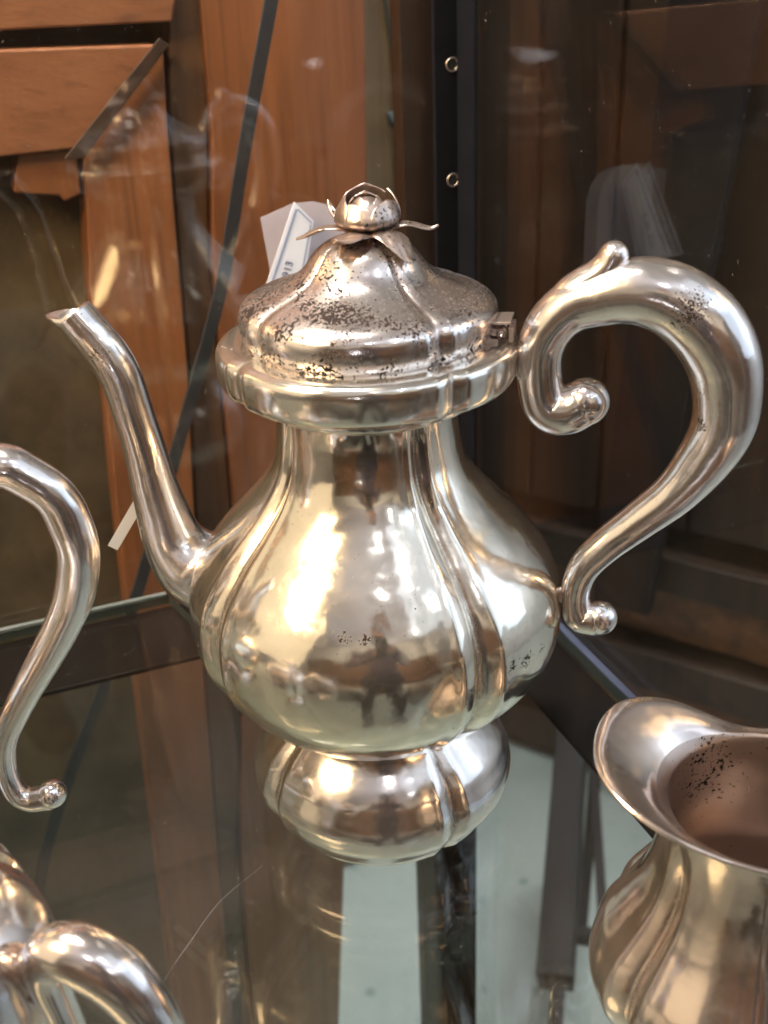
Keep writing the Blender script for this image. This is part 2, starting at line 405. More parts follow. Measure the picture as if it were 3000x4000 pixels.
# corner post : steel angle with screw holes
def post_flange(poly, z0, z1): return prism('corner_post', poly, z0, z1, M_post, case, .0006)
fl = wallprism('corner_post', [(.1165, -.86), (KR + .001, -.86), (KR + .001, .75), (.1165, .75)], K - .002, K + .0005, M_post, case)
prism('corner_post', [g(KR - .0012, K - .0025), g(KR + .0015, K - .0025), g(KR + .0015, K - .022), g(KR - .0012, K - .022)], -.86, .75, M_post, case, .0004)
wallprism('corner_batten', [(.1030, -.86), (.1225, -.86), (.1225, .75), (.1030, .75)], K + .0095, K + .022, M_darkwood, case)
for z in (.2686, .2115, .325, .1545):
    c = SN(.1264, K - .0022, z)
    vs = []; fs = []; nn = 24
    for k, (rr, dd) in enumerate([(.0036, -.0004), (.0032, -.0009), (.0027, -.0004), (.0026, .0016)]):
        for j in range(nn):
            a = 2 * math.pi * j / nn
            p = c + tv * (rr * math.cos(a)) + Vector((0, 0, 1)) * rr * math.sin(a) + nv * dd
            vs.append(tuple(p))
    fs = grid_faces(4, nn)
    o = link('hole_rim', vs, fs, M_hole, fl)
    p = [tuple(c + tv * (.0028 * math.cos(2 * math.pi * j / nn)) + Vector((0, 0, 1)) * .0028 * math.sin(2 * math.pi * j / nn) + nv * -.0004) for j in range(nn)]
    link('screw_hole', p, [tuple(range(nn))], M_black, fl, False)

# ================================================================== BACK LEFT: wooden partition (things seen through the pane)
part = thing('wooden_partition', 'orange brown timber partition of nailed boards standing behind the left glass pane', 'partition', tuple(SN(0, K + .11, -.9)))
def wb(name, poly, d0, d1, m, bevel=.0012):
    o = wallprism(name, poly, K + d0, K + d1, m, part, bevel); o.location = -Vector(part.location); return o
wb('board', [(-.50, .296), (.006, .291), (.010, .305), (.008, .60), (-.50, .60)], .092, .112, M_orangeH)
wb('board', [(-.50, .286), (-.086, .283), (-.004, .2805), (-.010, .275), (-.055, .2315), (-.50, .226)], .090, .112, M_orangeH)
# upright with pointed top
wb('post', [(.000, .277), (-.0035, .2785), (-.050, .2315), (-.0525, .205), (-.058, .15), (-.059, .085), (-.065, -.03), (-.074, -.30), (-.095, -.87), (-.050, -.87), (-.030, -.30), (-.019, -.06), (-.0075, .10), (-.004, .20), (-.002, .25)], .094, .125, M_orange)
wb('board_stub', [(-.084, .2305), (-.053, .2310), (-.0545, .206), (-.064, .203), (-.066, .2065), (-.090, .2105)], .098, .120, M_orange)
wb('board', [(.004, .60), (.0275, .60), (.0285, .30), (.022, .23), (.015, .16), (.012, .0), (.004, -.15), (-.012, -.30), (-.036, -.87), (-.050, -.87), (-.028, -.30), (-.016, -.06), (-.004, .10), (-.001, .20), (.002, .25), (.007, .287)], .106, .125, M_dullwood)
wb('board', [(.0290, .60), (.1245, .60), (.1195, .30), (.1165, .20), (.1120, .14), (.094, -.06), (.0720, -.34), (.0570, -.52), (.028, -.87), (-.035, -.87), (-.011, -.30), (.005, -.15), (.013, 0), (.016, .16), (.023, .23)], .100, .125, M_orange)
wb('back_panel', [(-.50, -.87), (-.04, -.87), (.012, .28), (.012, 1.20), (-.50, 1.20)], .128, .140, M_burlap, 0)
wb('knot_hole', [(.0185, .095), (.0225, .093), (.0235, .085), (.0195, .083), (.017, .089)], .0985, .0998, M_darkwood, 0)
# dark strap across the back of the pane
sp = catmull([(.072, .36), (.055, .300), (.033, .225), (.012, .150), (-.018, .074), (-.040, .018), (-.063, -.039), (-.093, -.101), (-.108, -.130), (-.126, -.167), (-.146, -.212), (-.162, -.26), (-.19, -.34)], 6)
wd = .0036
vs = []; 
for i, (s, z) in enumerate(sp):
    t_ = sp[min(i + 1, len(sp) - 1)] - sp[max(i - 1, 0)]; t_ /= np.hypot(*t_); nn_ = np.array([-t_[1], t_[0]])
    for a, d in ((wd, .068), (-wd, .068), (-wd, .0705), (wd, .0705)):
        q = SN(s + nn_[0] * a, K + d, z + nn_[1] * a); vs.append(tuple(q))
fs = grid_faces(len(sp), 4); fs += [(0, 1, 2, 3), tuple(range(len(vs) - 4, len(vs)))]
tag(link('strap', vs, fs, M_strap, None, False), 'long black strap running diagonally behind the left glass pane', 'strap')
# thin dark band put in for the shadow across the pointed post
o = wallprism('shadow_strip', [(-.0035, .2840), (.0015, .2805), (-.0515, .2270), (-.0620, .2275)], K + .084, K + .0865, M_darkwood, None, .0004)
tag(o, 'short shadow lying diagonally on the sawn end of the upper board, built as a dark band', 'shadow_strip')

# far ochre board with hook and cable
W3 = thing('ochre_panel', 'yellowish board seen in the gap between the orange boards and the corner post', 'panel', tuple(SN(.3, K + .56, -.9)))
for nm, poly, d0, d1 in [('board', [(.02, -.895), (.347, -.895), (.349, 1.2), (.02, 1.2)], .64, .665), ('board', [(.349, -.895), (.418, -.895), (.418, 1.2), (.351, 1.2)], .643, .665)]:
    o = wallprism(nm, poly, K + d0, K + d1, M_yellow, W3, .002); o.location = -Vector(W3.location)
cb = catmull([(.315, .75), (.332, .40), (.343, .26), (.352, .20), (.359, .10), (.364, .0), (.368, -.2), (.370, -.5)], 6)
o = tube('cable', [tuple(SN(s, K + .635, z)) + (.0022,) for s, z in cb[::3]], M_cable, None, tuple(nv), 8, 3)
tag(o, 'thin dark cable hanging down over the yellowish board', 'cable')
o = tube('wall_hook', [tuple(SN(s, K + dd, z)) + (r_,) for s, z, dd, r_ in [(.330, .160, .600, .004), (.334, .151, .598, .006), (.347, .148, .606, .006), (.359, .145, .622, .006), (.370, .141, .643, .006)]], M_cable, None, tuple(nv), 10, 4)
tag(o, 'dark green bent hook sticking out from the yellowish board', 'hook')

# ================================================================== BEYOND THE RIGHT PANE: dark timber wall
wa = R(-34); tw = Vector((math.cos(wa), math.sin(wa), 0)); nw = Vector((-tw.y, tw.x, 0)); P0 = Vector((.21, 1.175, 0))
dark = thing('dark_timber_wall', 'dim dark brown timber wall beyond the right glass pane', 'wall', (P0.x, P0.y, -.9))
def MW(): return Matrix(((tw.x, 0, nw.x, P0.x), (tw.y, 0, nw.y, P0.y), (0, 1, 0, 0), (0, 0, 0, 1)))
def dwb(name, poly, d0, d1, m, bevel=.002):
    o = prism(name, poly, d0, d1, m, dark, bevel, M4=MW()); o.location = -Vector(dark.location); return o
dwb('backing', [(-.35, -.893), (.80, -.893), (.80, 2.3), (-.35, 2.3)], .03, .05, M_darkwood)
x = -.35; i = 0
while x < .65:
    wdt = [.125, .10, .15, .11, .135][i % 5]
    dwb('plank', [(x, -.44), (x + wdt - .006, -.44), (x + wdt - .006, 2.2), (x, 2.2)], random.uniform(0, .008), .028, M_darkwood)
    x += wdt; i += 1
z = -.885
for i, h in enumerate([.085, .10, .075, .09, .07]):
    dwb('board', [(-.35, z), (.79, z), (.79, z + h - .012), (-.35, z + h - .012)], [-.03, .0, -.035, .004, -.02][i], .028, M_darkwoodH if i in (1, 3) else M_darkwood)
    z += h
o = prism('leaning_board', [(.16, -.55), (.245, -.55), (.345, .62), (.235, .62)], -.07, -.045, M_leg, None, .002, M4=MW())
tag(o, 'broad dark board leaning against the timber wall, seen through the right pane', 'board')

# stool frame on the floor behind the case
st = thing('metal_stand', 'dark metal stand with slanted leg and crossbar under the case, seen through the shelf', 'stand', (.20, .70, -.9))
def bar(name, a, b, wx, wy, m, parent):
    a = Vector(a); b = Vector(b); d = (b - a).normalized(); s = d.cross(Vector((0, -.5, -1))).normalized(); u = s.cross(d)
    vs = [tuple(p + s * i * wx / 2 + u * j * wy / 2) for p in (a, b) for i, j in ((-1, -1), (1, -1), (1, 1), (-1, 1))]
    o = link(name, vs, [(0, 1, 2, 3)[::-1], (4, 5, 6, 7), (0, 1, 5, 4), (1, 2, 6, 5), (2, 3, 7, 6), (3, 0, 4, 7)], m, parent, False)
    o.location = -Vector(parent.location) if parent else (0, 0, 0)
    bv = o.modifiers.new('bevel', 'BEVEL'); bv.width = .002; bv.segments = 2
    return o
bar('leg', (.241, .80, -.52), (.155, .40, -.60), .036, .03, M_leg, st)
bar('leg', (.252, .72, -.60), (.212, .44, -.60), .011, .012, M_leg, st)
bar('crossbar', (.158, .485, -.615), (.30, .435, -.615), .020, .015, M_leg, st)
for p in [(.241, .80, -.52), (.155, .40, -.60), (.252, .72, -.60), (.29, .44, -.615)]:
    bar('upright', (p[0] + .004, p[1] + .004, p[2] - .012), (p[0] + .004, p[1] + .03, -.899), .014, .014, M_leg, st)

# ================================================================== ROOM SURFACES (they show in the silver)
def quad(name, pts, m, kind='structure'):
    o = link(name, pts, [(0, 1, 2, 3)], m, None, False); o['kind'] = kind; return o
quad('floor', [(-6, -6, -.9), (6, -6, -.9), (6, 6, -.9), (-6, 6, -.9)], M_floor)
quad('ceiling', [(-3, -3.2, 1.72), (-3, 2.5, 1.72), (3, 2.5, 1.72), (3, -3.2, 1.72)], M_ceiling)
quad('room_wall', [(-2.4, -3, -.899), (-2.4, 2.4, -.899), (-2.4, 2.4, 1.71), (-2.4, -3, 1.71)], M_cream)
quad('room_wall', [(2.4, 2.4, -.899), (2.4, -3, -.899), (2.4, -3, 1.71), (2.4, 2.4, 1.71)], M_greywall)
quad('room_wall', [(2.4, -3, -.899), (-2.4, -3, -.899), (-2.4, -3, 1.71), (2.4, -3, 1.71)], M_cream)
quad('wall_panelling', [(2.4, -2.97, -.895), (-2.4, -2.97, -.895), (-2.4, -2.97, .75), (2.4, -2.97, .75)], M_counter)
def boxo(name, a, b, m, parent=None, bevel=.004):
    return prism(name, [(a[0], a[1]), (b[0], a[1]), (b[0], b[1]), (a[0], b[1])], a[2], b[2], m, parent, bevel)
def counter(x0, x1, y0, y1, h, label, nd):
    t = thing('wooden_counter', label, 'counter', ((x0 + x1) / 2, (y0 + y1) / 2, -.9))
    cx, cy = t.location.x, t.location.y
    boxo('cabinet', (x0 - cx, y0 - cy, 0.002), (x1 - cx, y1 - cy, h - .03), M_counter, t)
    boxo('top', (x0 - cx - .02, y0 - cy - .02, h - .03), (x1 - cx + .02, y1 - cy + .02, h), M_orangeH, t)
    for k in range(nd):
        a = x0 + (x1 - x0) * k / nd - cx; b = x0 + (x1 - x0) * (k + 1) / nd - cx
        boxo('door', (a + .02, y1 - cy - .001, .08), (b - .02, y1 - cy + .018, h - .06), M_dullwood, t)
counter(-1.7, -.55, -2.3, -1.8, .85, 'long brown wooden counter mirrored at the left of the pot belly', 3)
counter(-.35, .25, -2.5, -2.2, .95, 'narrow tall brown wooden counter mirrored in the middle of the pot belly', 2)
counter(.45, 1.5, -2.1, -1.7, .75, 'lower brown wooden counter mirrored at the right of the pot belly', 2)

for nm_, (x, y, z_, w_, d_, h_), m_, lb in [
    ('crate', (-1.25, -1.45, -.899, .42, .30, .45), M_orange, 'orange brown crate on the floor mirrored small at the left of the pot belly'),
    ('trunk', (.75, -1.55, -.899, .55, .35, .38), M_dullwood, 'low brown trunk on the floor mirrored right of the person in the pot belly'),
    ('storage_box', (-.48, -1.62, -.899, .30, .30, .55), M_leg, 'dark box standing left of the mirrored person in the pot belly'),
    ('cupboard', (1.65, -1.2, -.899, .40, .40, 1.10), M_counter, 'tall brown cupboard mirrored at the right of the pot belly')]:
    t_ = thing(nm_, lb, nm_.replace('storage_box', 'box'), (x, y, -.9))
    boxo('body', (-w_ / 2, -d_ / 2, .001), (w_ / 2, d_ / 2, h_ - .03), m_, t_)
    boxo('lid', (-w_ / 2 - .01, -d_ / 2 - .01, h_ - .03), (w_ / 2 + .01, d_ / 2 + .01, h_), M_orangeH, t_)

# ================================================================== SILVER COFFEE POT
az = 77.0
eh = np.array([math.sin(R(az)), -math.cos(R(az)), 0]); side = np.array([math.cos(R(az)), math.sin(R(az)), 0])
def HP(rho, z): return tuple(eh * rho + np.array([0, 0, z]))
pot = thing('coffee_pot', 'tall lobed silver coffee pot with rose finial and scroll handle, at the centre', 'coffee pot')
foot_prof = [(.0055, .036, .6), (.0015, .0425, .7), (0, .0440, .8), (.0003, .0452, .9), (.003, .0466, 1), (.006, .0488, 1), (.0095, .0512, 1), (.013, .0529, 1), (.0165, .0536, 1), (.0200, .0540, 1), (.0240, .0534, 1), (.0285, .0518, 1.05), (.033, .0500, 1.1), (.0375, .0468, 1.1), (.0415, .0428, 1.0), (.045, .0390, .8), (.048, .0358, .5), (.052, .0345, .3)]
lathe('foot', foot_prof, M_foot, pot, .038, .024, .002, dirt=1.0, wob=.00008)
body_prof = [(.0480, .0200, .2), (.0485, .030, .3), (.0495, .0365, .45), (.0520, .0425, .7), (.0560, .0490, .9), (.061, .0543, 1), (.067, .0603, 1), (.074, .0656, 1), (.081, .0694, 1), (.089, .0715, 1), (.098, .0720, 1), (.106, .0713, 1), (.113, .0691, 1), (.119, .0659, 1), (.125, .0615, 1.05), (.131, .0566, 1.1), (.137, .0508, 1.2), (.143, .0452, 1.3), (.149, .0404, 1.4), (.155, .0368, 1.5), (.161, .0346, 1.5), (.168, .0334, 1.4), (.175, .0328, 1.2), (.181, .0330, .9), (.185, .0335, .6)]
lathe('body', body_prof, M_body, pot, .044, .028, .003, dirt=.75, wob=.00012)
collar_prof = [(.180, .0328, .5), (.1815, .0350, .5), (.1822, .0388, .6), (.1835, .0400, .7), (.1855, .0403, .8), (.1868, .0410, .8), (.1880, .0430, .8), (.1885, .0480, .9), (.1892, .0514, 1), (.1912, .0531, 1), (.1950, .0538, 1), (.2000, .0539, 1), (.2024, .0531, 1), (.2037, .0510, 1), (.2042, .0482, 1), (.2042, .0455, 1), (.2039, .0425, 1), (.2036, .036, 1), (.200, .030, .8)]
lathe('collar', [(a, b * (.983 if b > .042 else 1), c_) for a, b, c_ in collar_prof], M_collar, pot, .024, .024, .004, dirt=.8, wob=.0001, offs=(.0013, 0))
lid_off = (.0019, .0)
lid_prof = [(.2036, .040, 1), (.2037, .0430, 1), (.2044, .0437, 1), (.2062, .0443, 1), (.2092, .0449, 1), (.2124, .0449, 1.0), (.2152, .0441, 1.0), (.2178, .0414, 1.1), (.2198, .0371, 1.2), (.2216, .0320, 1.3), (.2236, .0274, 1.4), (.2259, .0236, 1.5), (.2288, .0206, 1.5), (.2318, .0184, 1.4), (.2345, .0160, 1), (.2368, .0126, .5), (.2382, .0085, .2), (.2388, .004, 0), (.2389, .0004, 0)]
lid = lathe('lid', lid_prof, M_lid, pot, .034, .028, .003, offs=lid_off, dirt=.7, wob=.00012)

# spout: hollow tube with a cut, pointed lip
spts = [(-.064, .1015, .0170), (-.0700, .1035, .0165), (-.0765, .1080, .0150), (-.0818, .1165, .0122), (-.0846, .1290, .0103), (-.0868, .1425, .0089), (-.0886, .1576, .0080), (-.0905, .1680, .0078), (-.0935, .1835, .0079), (-.0972, .1925, .0080), (-.1018, .1990, .0079), (-.1058, .2045, .0077), (-.1085, .2080, .0076)]
q = catmull([HP(a, b) + (r_,) for a, b, r_ in spts], 8)
path = q[:, :3]; rad = q[:, 3]; T = np.gradient(path, axis=0); T /= np.linalg.norm(T, axis=1)[:, None]
V = np.cross(T, side); V /= np.linalg.norm(V, axis=1)[:, None]
if V[-1][2] < 0: V = -V                      # V points up / inwards (towards the body side)
nn = 40; vs = []
an = np.arange(nn) * 2 * math.pi / nn
def sring(i, shrink=0., ext=0., lip=False):
    out = []
    for t in an:
        r_ = rad[i] - shrink
        c_ = math.cos(t)
        p = path[i] + r_ * (c_ * V[i] + math.sin(t) * side)
        if lip:
            e = ext * (1 - c_) / 2            # lower side reaches further out
            e2 = ext * .9 * max(0, -c_) ** 3
            nt_ = -.0022 * math.exp(-((abs((t + math.pi) % (2 * math.pi) - math.pi) - 1.75) / .38) ** 2)
            p = p + T[i] * (e * .9 + e2 * .45 + nt_ * .5) + V[i] * (-.0016 * max(0, -c_) ** 3)
        out.append(tuple(p))
    return out
rings = [sring(i) for i in range(len(path))]
rings[-1] = sring(len(path) - 1, 0, .0052, True)
rings.append(sring(len(path) - 1, .0009, .0050, True))
for k in range(2, 20, 2): rings.append(sring(len(path) - 1 - k, .0012))
for r_ in rings: vs += r_
link('spout', vs, grid_faces(len(rings), nn), M_tube, pot)
# seam collar where the spout is soldered on
# handle
hraw = [(.0752, .1812, .0084), (.0722, .1795, .0086), (.0682, .1788, .0086), (.0648, .1802, .0083), (.0626, .1848, .0080), (.0613, .194, .0079), (.0618, .2018, .0080), (.065, .2095, .0084), (.0716, .2161, .0088), (.081, .2196, .0098), (.0885, .2214, .0107), (.0963, .2213, .0115), (.1056, .218, .0122), (.1149, .2103, .0127), (.1212, .1998, .0124), (.124, .1872, .0114), (.1236, .1754, .0107), (.1188, .1635, .0096), (.1104, .1502, .0080), (.099, .1385, .0070), (.0878, .1275, .0064), (.0805, .1182, .0060), (.0775, .1091, .0056), (.0777, .1012, .0055), (.0794, .0958, .0060), (.0840, .0952, .0065)]
handle = tube('handle', [HP(a, b) + (r_,) for a, b, r_ in hraw], M_tube, pot, tuple(side), 40, 8)
sphere('scroll_ball', HP(.0776, .1826), .0083, M_tube, handle)
sphere('scroll_ball', HP(.0868, .0960), .0066, M_tube, handle)
tube('thumb_rest', [HP(a, b) + (r_,) for a, b, r_ in [(.0645, .2120, .0030), (.0668, .2160, .0048), (.0710, .2200, .0060), (.0757, .2236, .0060), (.0797, .2266, .0056), (.0826, .2298, .0053), (.0842, .2330, .0050)]], M_tube, handle, tuple(side), 24, 6)
sphere('solder_joint', HP(.0545, .1960), .0035, M_hinge, handle, 20, (1, 1, 1.5))
sphere('solder_joint', HP(.0716, .1045), .0019, M_hinge, handle, 20, (1, 1, 1.8))
# hinge between lid and collar
ta = side
def HB(name, rho0, rho1, z0, z1, w0, m, parent, sh=0.0, bev=.0003, off=0):
    vs = []
    for s_ in (-1, 1):
        for a, b in ((rho0, z0), (rho1, z0 + sh), (rho1, z1 + sh), (rho0, z1)):
            vs.append(tuple(eh * a + ta * (s_ * w0 / 2 + off) + np.array([0, 0, b])))
    o = link(name, vs, [(0, 1, 2, 3), (7, 6, 5, 4), (0, 4, 5, 1), (1, 5, 6, 2), (2, 6, 7, 3), (3, 7, 4, 0)], m, parent, False)
    b_ = o.modifiers.new('bevel', 'BEVEL'); b_.width = bev; b_.segments = 2
    return o
hinge = HB('hinge', .0405, .0520, .2106, .2115, .0118, M_hinge, lid, .0004)
def cyl(name, c0, c1, r_, m, parent, n=20):
    c0 = np.array(c0); c1 = np.array(c1); d = c1 - c0; d /= np.linalg.norm(d)
    u = np.cross(d, [0, 0, 1.]); u /= np.linalg.norm(u); v = np.cross(d, u); vs = []
    for c, k in ((c0, .8), (c0 + d * r_ * .15, 1), (c1 - d * r_ * .15, 1), (c1, .8)):
        vs += [tuple(c + r_ * k * (math.cos(2 * math.pi * j / n) * u + math.sin(2 * math.pi * j / n) * v)) for j in range(n)]
    f = grid_faces(4, n); f += [tuple(range(n)), tuple(range(3 * n, 4 * n))]
    return link(name, vs, f, m, parent)
hc = np.array(HP(.0488, .2078))
for a, b in ((-.0056, -.0020), (-.0016, .0016), (.0020, .0056)):
    cyl('knuckle', hc + ta * a, hc + ta * b, .0018, M_hinge, lid)
cyl('pin', hc - ta * .0061, hc + ta * .0061, .0009, M_hinge, lid)
HB('hinge_plate', .0440, .0478, .2034, .2056, .0100, M_hinge, lid)
HB('hinge_plate', .0440, .0476, .2066, .2090, .0100, M_hinge, lid)
for k, o_ in enumerate((-.0036, .0, .0036)):
    HB('hinge_plate', .0514, .0528, .2046, .2096, .0030, M_hinge, lid, .0, .0002, o_)

# rose finial on the lid
fc = np.array([.0034, -.0008, 0])
def surf(name, fn, nu, nv_, m, parent, th=.0005):
    vs = [tuple(fn(i / (nu - 1), j / (nv_ - 1) * 2 - 1)) for i in range(nu) for j in range(nv_)]
    o = link(name, vs, grid_faces(nu, nv_, False), m, parent)
    s_ = o.modifiers.new('solid', 'SOLIDIFY'); s_.thickness = th; s_.offset = 0
    sb = o.modifiers.new('sub', 'SUBSURF'); sb.levels = 1; sb.render_levels = 1
    return o
def leaf(angle, L, zt, arch, curl, wdt, roll=0.0):
    d = np.array([math.cos(R(angle)), math.sin(R(angle)), 0]); s_ = np.array([-d[1], d[0], 0])
    def fn(u, v):
        r_ = .003 + L * u
        z = .2392 + arch * math.sin(math.pi * min(1, u * 1.15)) * .9 + (zt - .2392) * u ** 1.6 + curl * max(0, u - .7) ** 2 * 12
        w_ = wdt * (math.sin(math.pi * (u * .88 + .10)) ** .75) * (1 - .25 * u)
        cup = -.0012 * (v * v) * (w_ / wdt) + .0005 * (1 - abs(v)) + roll * v * w_
        vein = .00018 * math.cos(v * 9 + u * 16)
        q_ = fc + d * r_ + s_ * (w_ * v); q_[2] = z + cup + vein
        return q_
    return surf('leaf', fn, 18, 13, M_flower, lid)
leaf(177, .0215, .2390, .0030, -.0012, .0066, .25)
leaf(-4, .0205, .2400, .0034, .0012, .0044, -.2)
leaf(-50, .0182, .2340, .0034, -.0014, .0072, -.1)
leaf(-122, .0172, .2400, .0018, .0012, .0074, .1)
leaf(133, .0170, .2462, .0020, .0012, .0040)
leaf(62, .0180, .2410, .0015, .0006, .0048)
def petal(angle, hgt, r0, wd_, open_=0., curl=0.):
    def fn(u, v):
        prof = math.sin(min(1, u * 1.9 + .18) * math.pi / 2)
        r_ = r0 * prof * (1 - (.44 - open_) * max(0, u - .45) ** 1.5 * 2.2)
        top = hgt * u * (1 - .05 * v * v)
        edge = math.sqrt(max(0, 1 - (max(0, u - .40) / .605) ** 3.4))
        a = R(angle) + v * R(wd_) * (edge * .97 + .03) * (.75 + .25 * min(1, u * 3))
        r2 = r_ + .0006 * v * v * u + curl * max(0, u - .8) * 5 * .001
        return fc + np.array([math.cos(a) * r2, math.sin(a) * r2, .2398 + top])
    return surf('petal', fn, 14, 13, M_flower, lid, .0006)
petal(95, .0146, .0101, 60, .14)
petal(185, .0122, .0108, 46, .04)
petal(-126, .0106, .0109, 56, .08, .6)
petal(-38, .0114, .0107, 48, .10, .4)
petal(26, .0134, .0105, 30, .12)
petal(-84, .0106, .0088, 60, .02)
petal(100, .0126, .0078, 60, -.06)
petal(-20, .0122, .0068, 60, -.16)
petal(220, .0120, .0064, 62, -.22)
sphere('bud', (fc[0], fc[1], .2462), .0055, M_flower, lid, 20, (1, 1, .92))
cyl('stem', (fc[0], fc[1], .2375), (fc[0], fc[1], .2410), .0040, M_flower, lid)

# ================================================================== PRICE TAG behind the lid
tg = thing('price_tag', 'white paper price tag with ruled border and blue handwriting, tilted behind the lid', 'price tag', tuple(SN(.034, K - .014, .185)), A_)
Mt0 = Matrix.Rotation(R(90), 4, 'X') @ Matrix.Rotation(R(-3), 4, 'X')
prism('paper', [(-.0245, -.0275), (-.0015, -.0300), (.0105, .0165), (.0012, .0270)], -.0002, .0002, M_paper, tg, M4=Mt0)
prism('card', [(-.0150, .0200), (.0020, .0250), (.0130, .0250), (.0200, .0228), (.0262, .0165), (.0290, .008), (.0300, -.030), (-.0100, -.034), (-.0125, -.008)], -.0070, -.0066, M_card, tg, M4=Mt0)
Mt = Mt0
def strip2(name, a, b, w_, m, z=.0004):
    a = Vector(a); b = Vector(b); d = (b - a).normalized(); p = Vector((-d.y, d.x)) * w_ / 2
    vs = [Mt @ Vector((q.x, q.y, z)) for q in (a - p, b - p, b + p, a + p)]
    return link(name, [tuple(v) for v in vs], [(0, 1, 2, 3)], m, tg, False)
strip2('border_line', (-.0208, -.026), (.0020, .0232), .0013, M_line)
strip2('border_line', (.0025, .0232), (.0094, .0156), .0008, M_line)
strip2('border_line', (.0088, .0150), (-.0035, -.028), .0008, M_line)
cu = bpy.data.curves.new('handwriting', 'FONT'); cu.body = '418 1913'; cu.size = .0056; cu.extrude = 0.00005
to = bpy.data.objects.new('tmp', cu); C.objects.link(to); bpy.context.view_layer.update()
me_ = bpy.data.meshes.new_from_object(to.evaluated_get(bpy.context.evaluated_depsgraph_get())); me_.materials.clear(); me_.materials.append(M_ink)
bpy.data.objects.remove(to)
hw = bpy.data.objects.new('handwriting', me_); C.objects.link(hw); hw.parent = tg
hw.matrix_local = Mt @ Matrix.Translation((-.0100, -.0220, .0006)) @ Matrix.Rotation(R(68), 4, 'Z')
# small tag and thread at the left handle
o = prism('paper_slip', [(-.0022, -.0125), (.0022, -.0125), (.0026, .0120), (-.0018, .0150)], -.0002, .0002, M_paper, None, M4=Matrix.Translation((-.1005, .030, .118)) @ Matrix.Rotation(R(90), 4, 'X') @ Matrix.Rotation(R(-33), 4, 'Z'))
tag(o, 'narrow white paper slip poking out behind the left pot handle', 'paper slip')

o = tube('fibre', [(-.0490, -.0420, .0002, .000028), (-.0640, -.0600, .0002, .000028), (-.0735, -.0805, .0002, .000028), (-.0790, -.0935, .0002, .000028), (-.0835, -.1085, .0002, .000028)], M_thread, None, (0, 0, 1), 6, 6)
tag(o, 'fine pale hair curving across the glass shelf in front left of the pot foot', 'hair')

# ================================================================== SECOND POT at the left edge (only its handle shows)
pot2 = thing('teapot', 'silver teapot cut off by the left edge, only its tall scroll handle in view', 'teapot', (-.2105, -.045, 0))
def scaled(prof, kz, kr): return [(a * kz, b * kr, c) for a, b, c in prof]
o = lathe('body', scaled(body_prof, .84, .98), M_body, pot2, .05, .05, g0=20, nth=240, sub=4)
o = lathe('foot', scaled(foot_prof, .84, .95), M_foot, pot2, .05, .05, g0=20, nth=240, sub=4)
o = lathe('collar', scaled(collar_prof, .84, .88), M_collar, pot2, .035, .05, g0=20, nth=240, sub=4)
o = lathe('lid', scaled(lid_prof, .84, .88), M_lid, pot2, .04, .05, g0=20, nth=240, sub=4)
sphere('knob', (0, 0, .206), .010, M_flower, pot2)
h2 = [(-.1440, .1480, .0050), (-.1490, .1465, .0056), (-.1530, .1500, .0060), (-.1535, .1600, .0062), (-.1470, .1710, .0064), (-.1350, .1785, .0066), (-.1187, .1795, .0066), (-.1113, .1758, .0063), (-.1030, .1682, .0063), (-.0996, .1581, .0065), (-.0985, .1462, .0063), (-.1017, .1321, .0062), (-.1072, .1204, .0057), (-.1144, .1085, .0054), (-.1245, .0930, .0048), (-.1325, .0799, .0044), (-.1378, .0691, .0040), (-.1398, .0585, .0037), (-.1394, .0496, .0037), (-.1372, .0436, .0040), (-.1330, .0412, .0043), (-.1270, .0420, .0046)]
h2o = tube('handle', [(a + .2105, 0, b, r_ * 1.14) for a, b, r_ in h2], M_tube, pot2, (0, 1, 0), 36, 8)
sphere('scroll_ball', (-.1249 + .2105, 0, .0435), .0057, M_tube, h2o)
sphere('scroll_ball', (-.1425 + .2105, 0, .150), .0060, M_tube, h2o)
sphere('solder_joint', (-.1570 + .2105, 0, .158), .0048, M_hinge, h2o)
sphere('solder_joint', (-.1425 + .2105, 0, .058), .0040, M_hinge, h2o)

# ================================================================== SUGAR BOWL at the lower left corner
bowl = thing('sugar_bowl', 'lobed silver sugar bowl with looped handle at the lower left corner', 'sugar bowl', (-.1350, -.150, 0), R(0))
bp = [(.004, .018, .5), (0, .022, .6), (.002, .0245, .8), (.008, .0242, .9), (.012, .0215, .8), (.016, .0220, .6), (.021, .0280, .8), (.028, .0340, 1), (.037, .0385, 1), (.047, .0408, 1), (.058, .0416, 1), (.068, .0424, 1), (.078, .0412, 1.1), (.0845, .0395, 1.1), (.091, .0360, 1.0), (.0965, .0310, 1.0), (.101, .024, 1), (.106, .016, 1), (.110, .0105, .8), (.113, .0085, .5), (.117, .0095, .2), (.121, .0085, 0), (.124, .0045, 0), (.125, .0004, 0)]
lathe('body', bp, M_bowl, bowl, .06, .07, .010, g0=38, nth=300, sub=5, width=5, dirt=.6, wob=.0002)
bh = np.array([.966, -.259, 0]); bs = np.array([.259, .966, 0])
def BH(a, b): return tuple(bh * a + np.array([0, 0, b]))
hb = tube('handle', [BH(a, b) + (r_,) for a, b, r_ in [(.0490, .055, .0045), (.0465, .069, .0050), (.0450, .081, .0062), (.0470, .0880, .0072), (.0550, .0910, .0082), (.0665, .0850, .0082), (.0740, .0720, .0074), (.0775, .0570, .0067), (.0780, .044, .0060), (.073, .034, .0052), (.063, .030, .0048)]], M_bowl, bowl, tuple(bs), 36, 8)
sphere('scroll_ball', BH(.0600, .0315), .0058, M_bowl, hb)
sphere('solder_joint', BH(.0430, .0740), .0050, M_bowl, hb, 20)

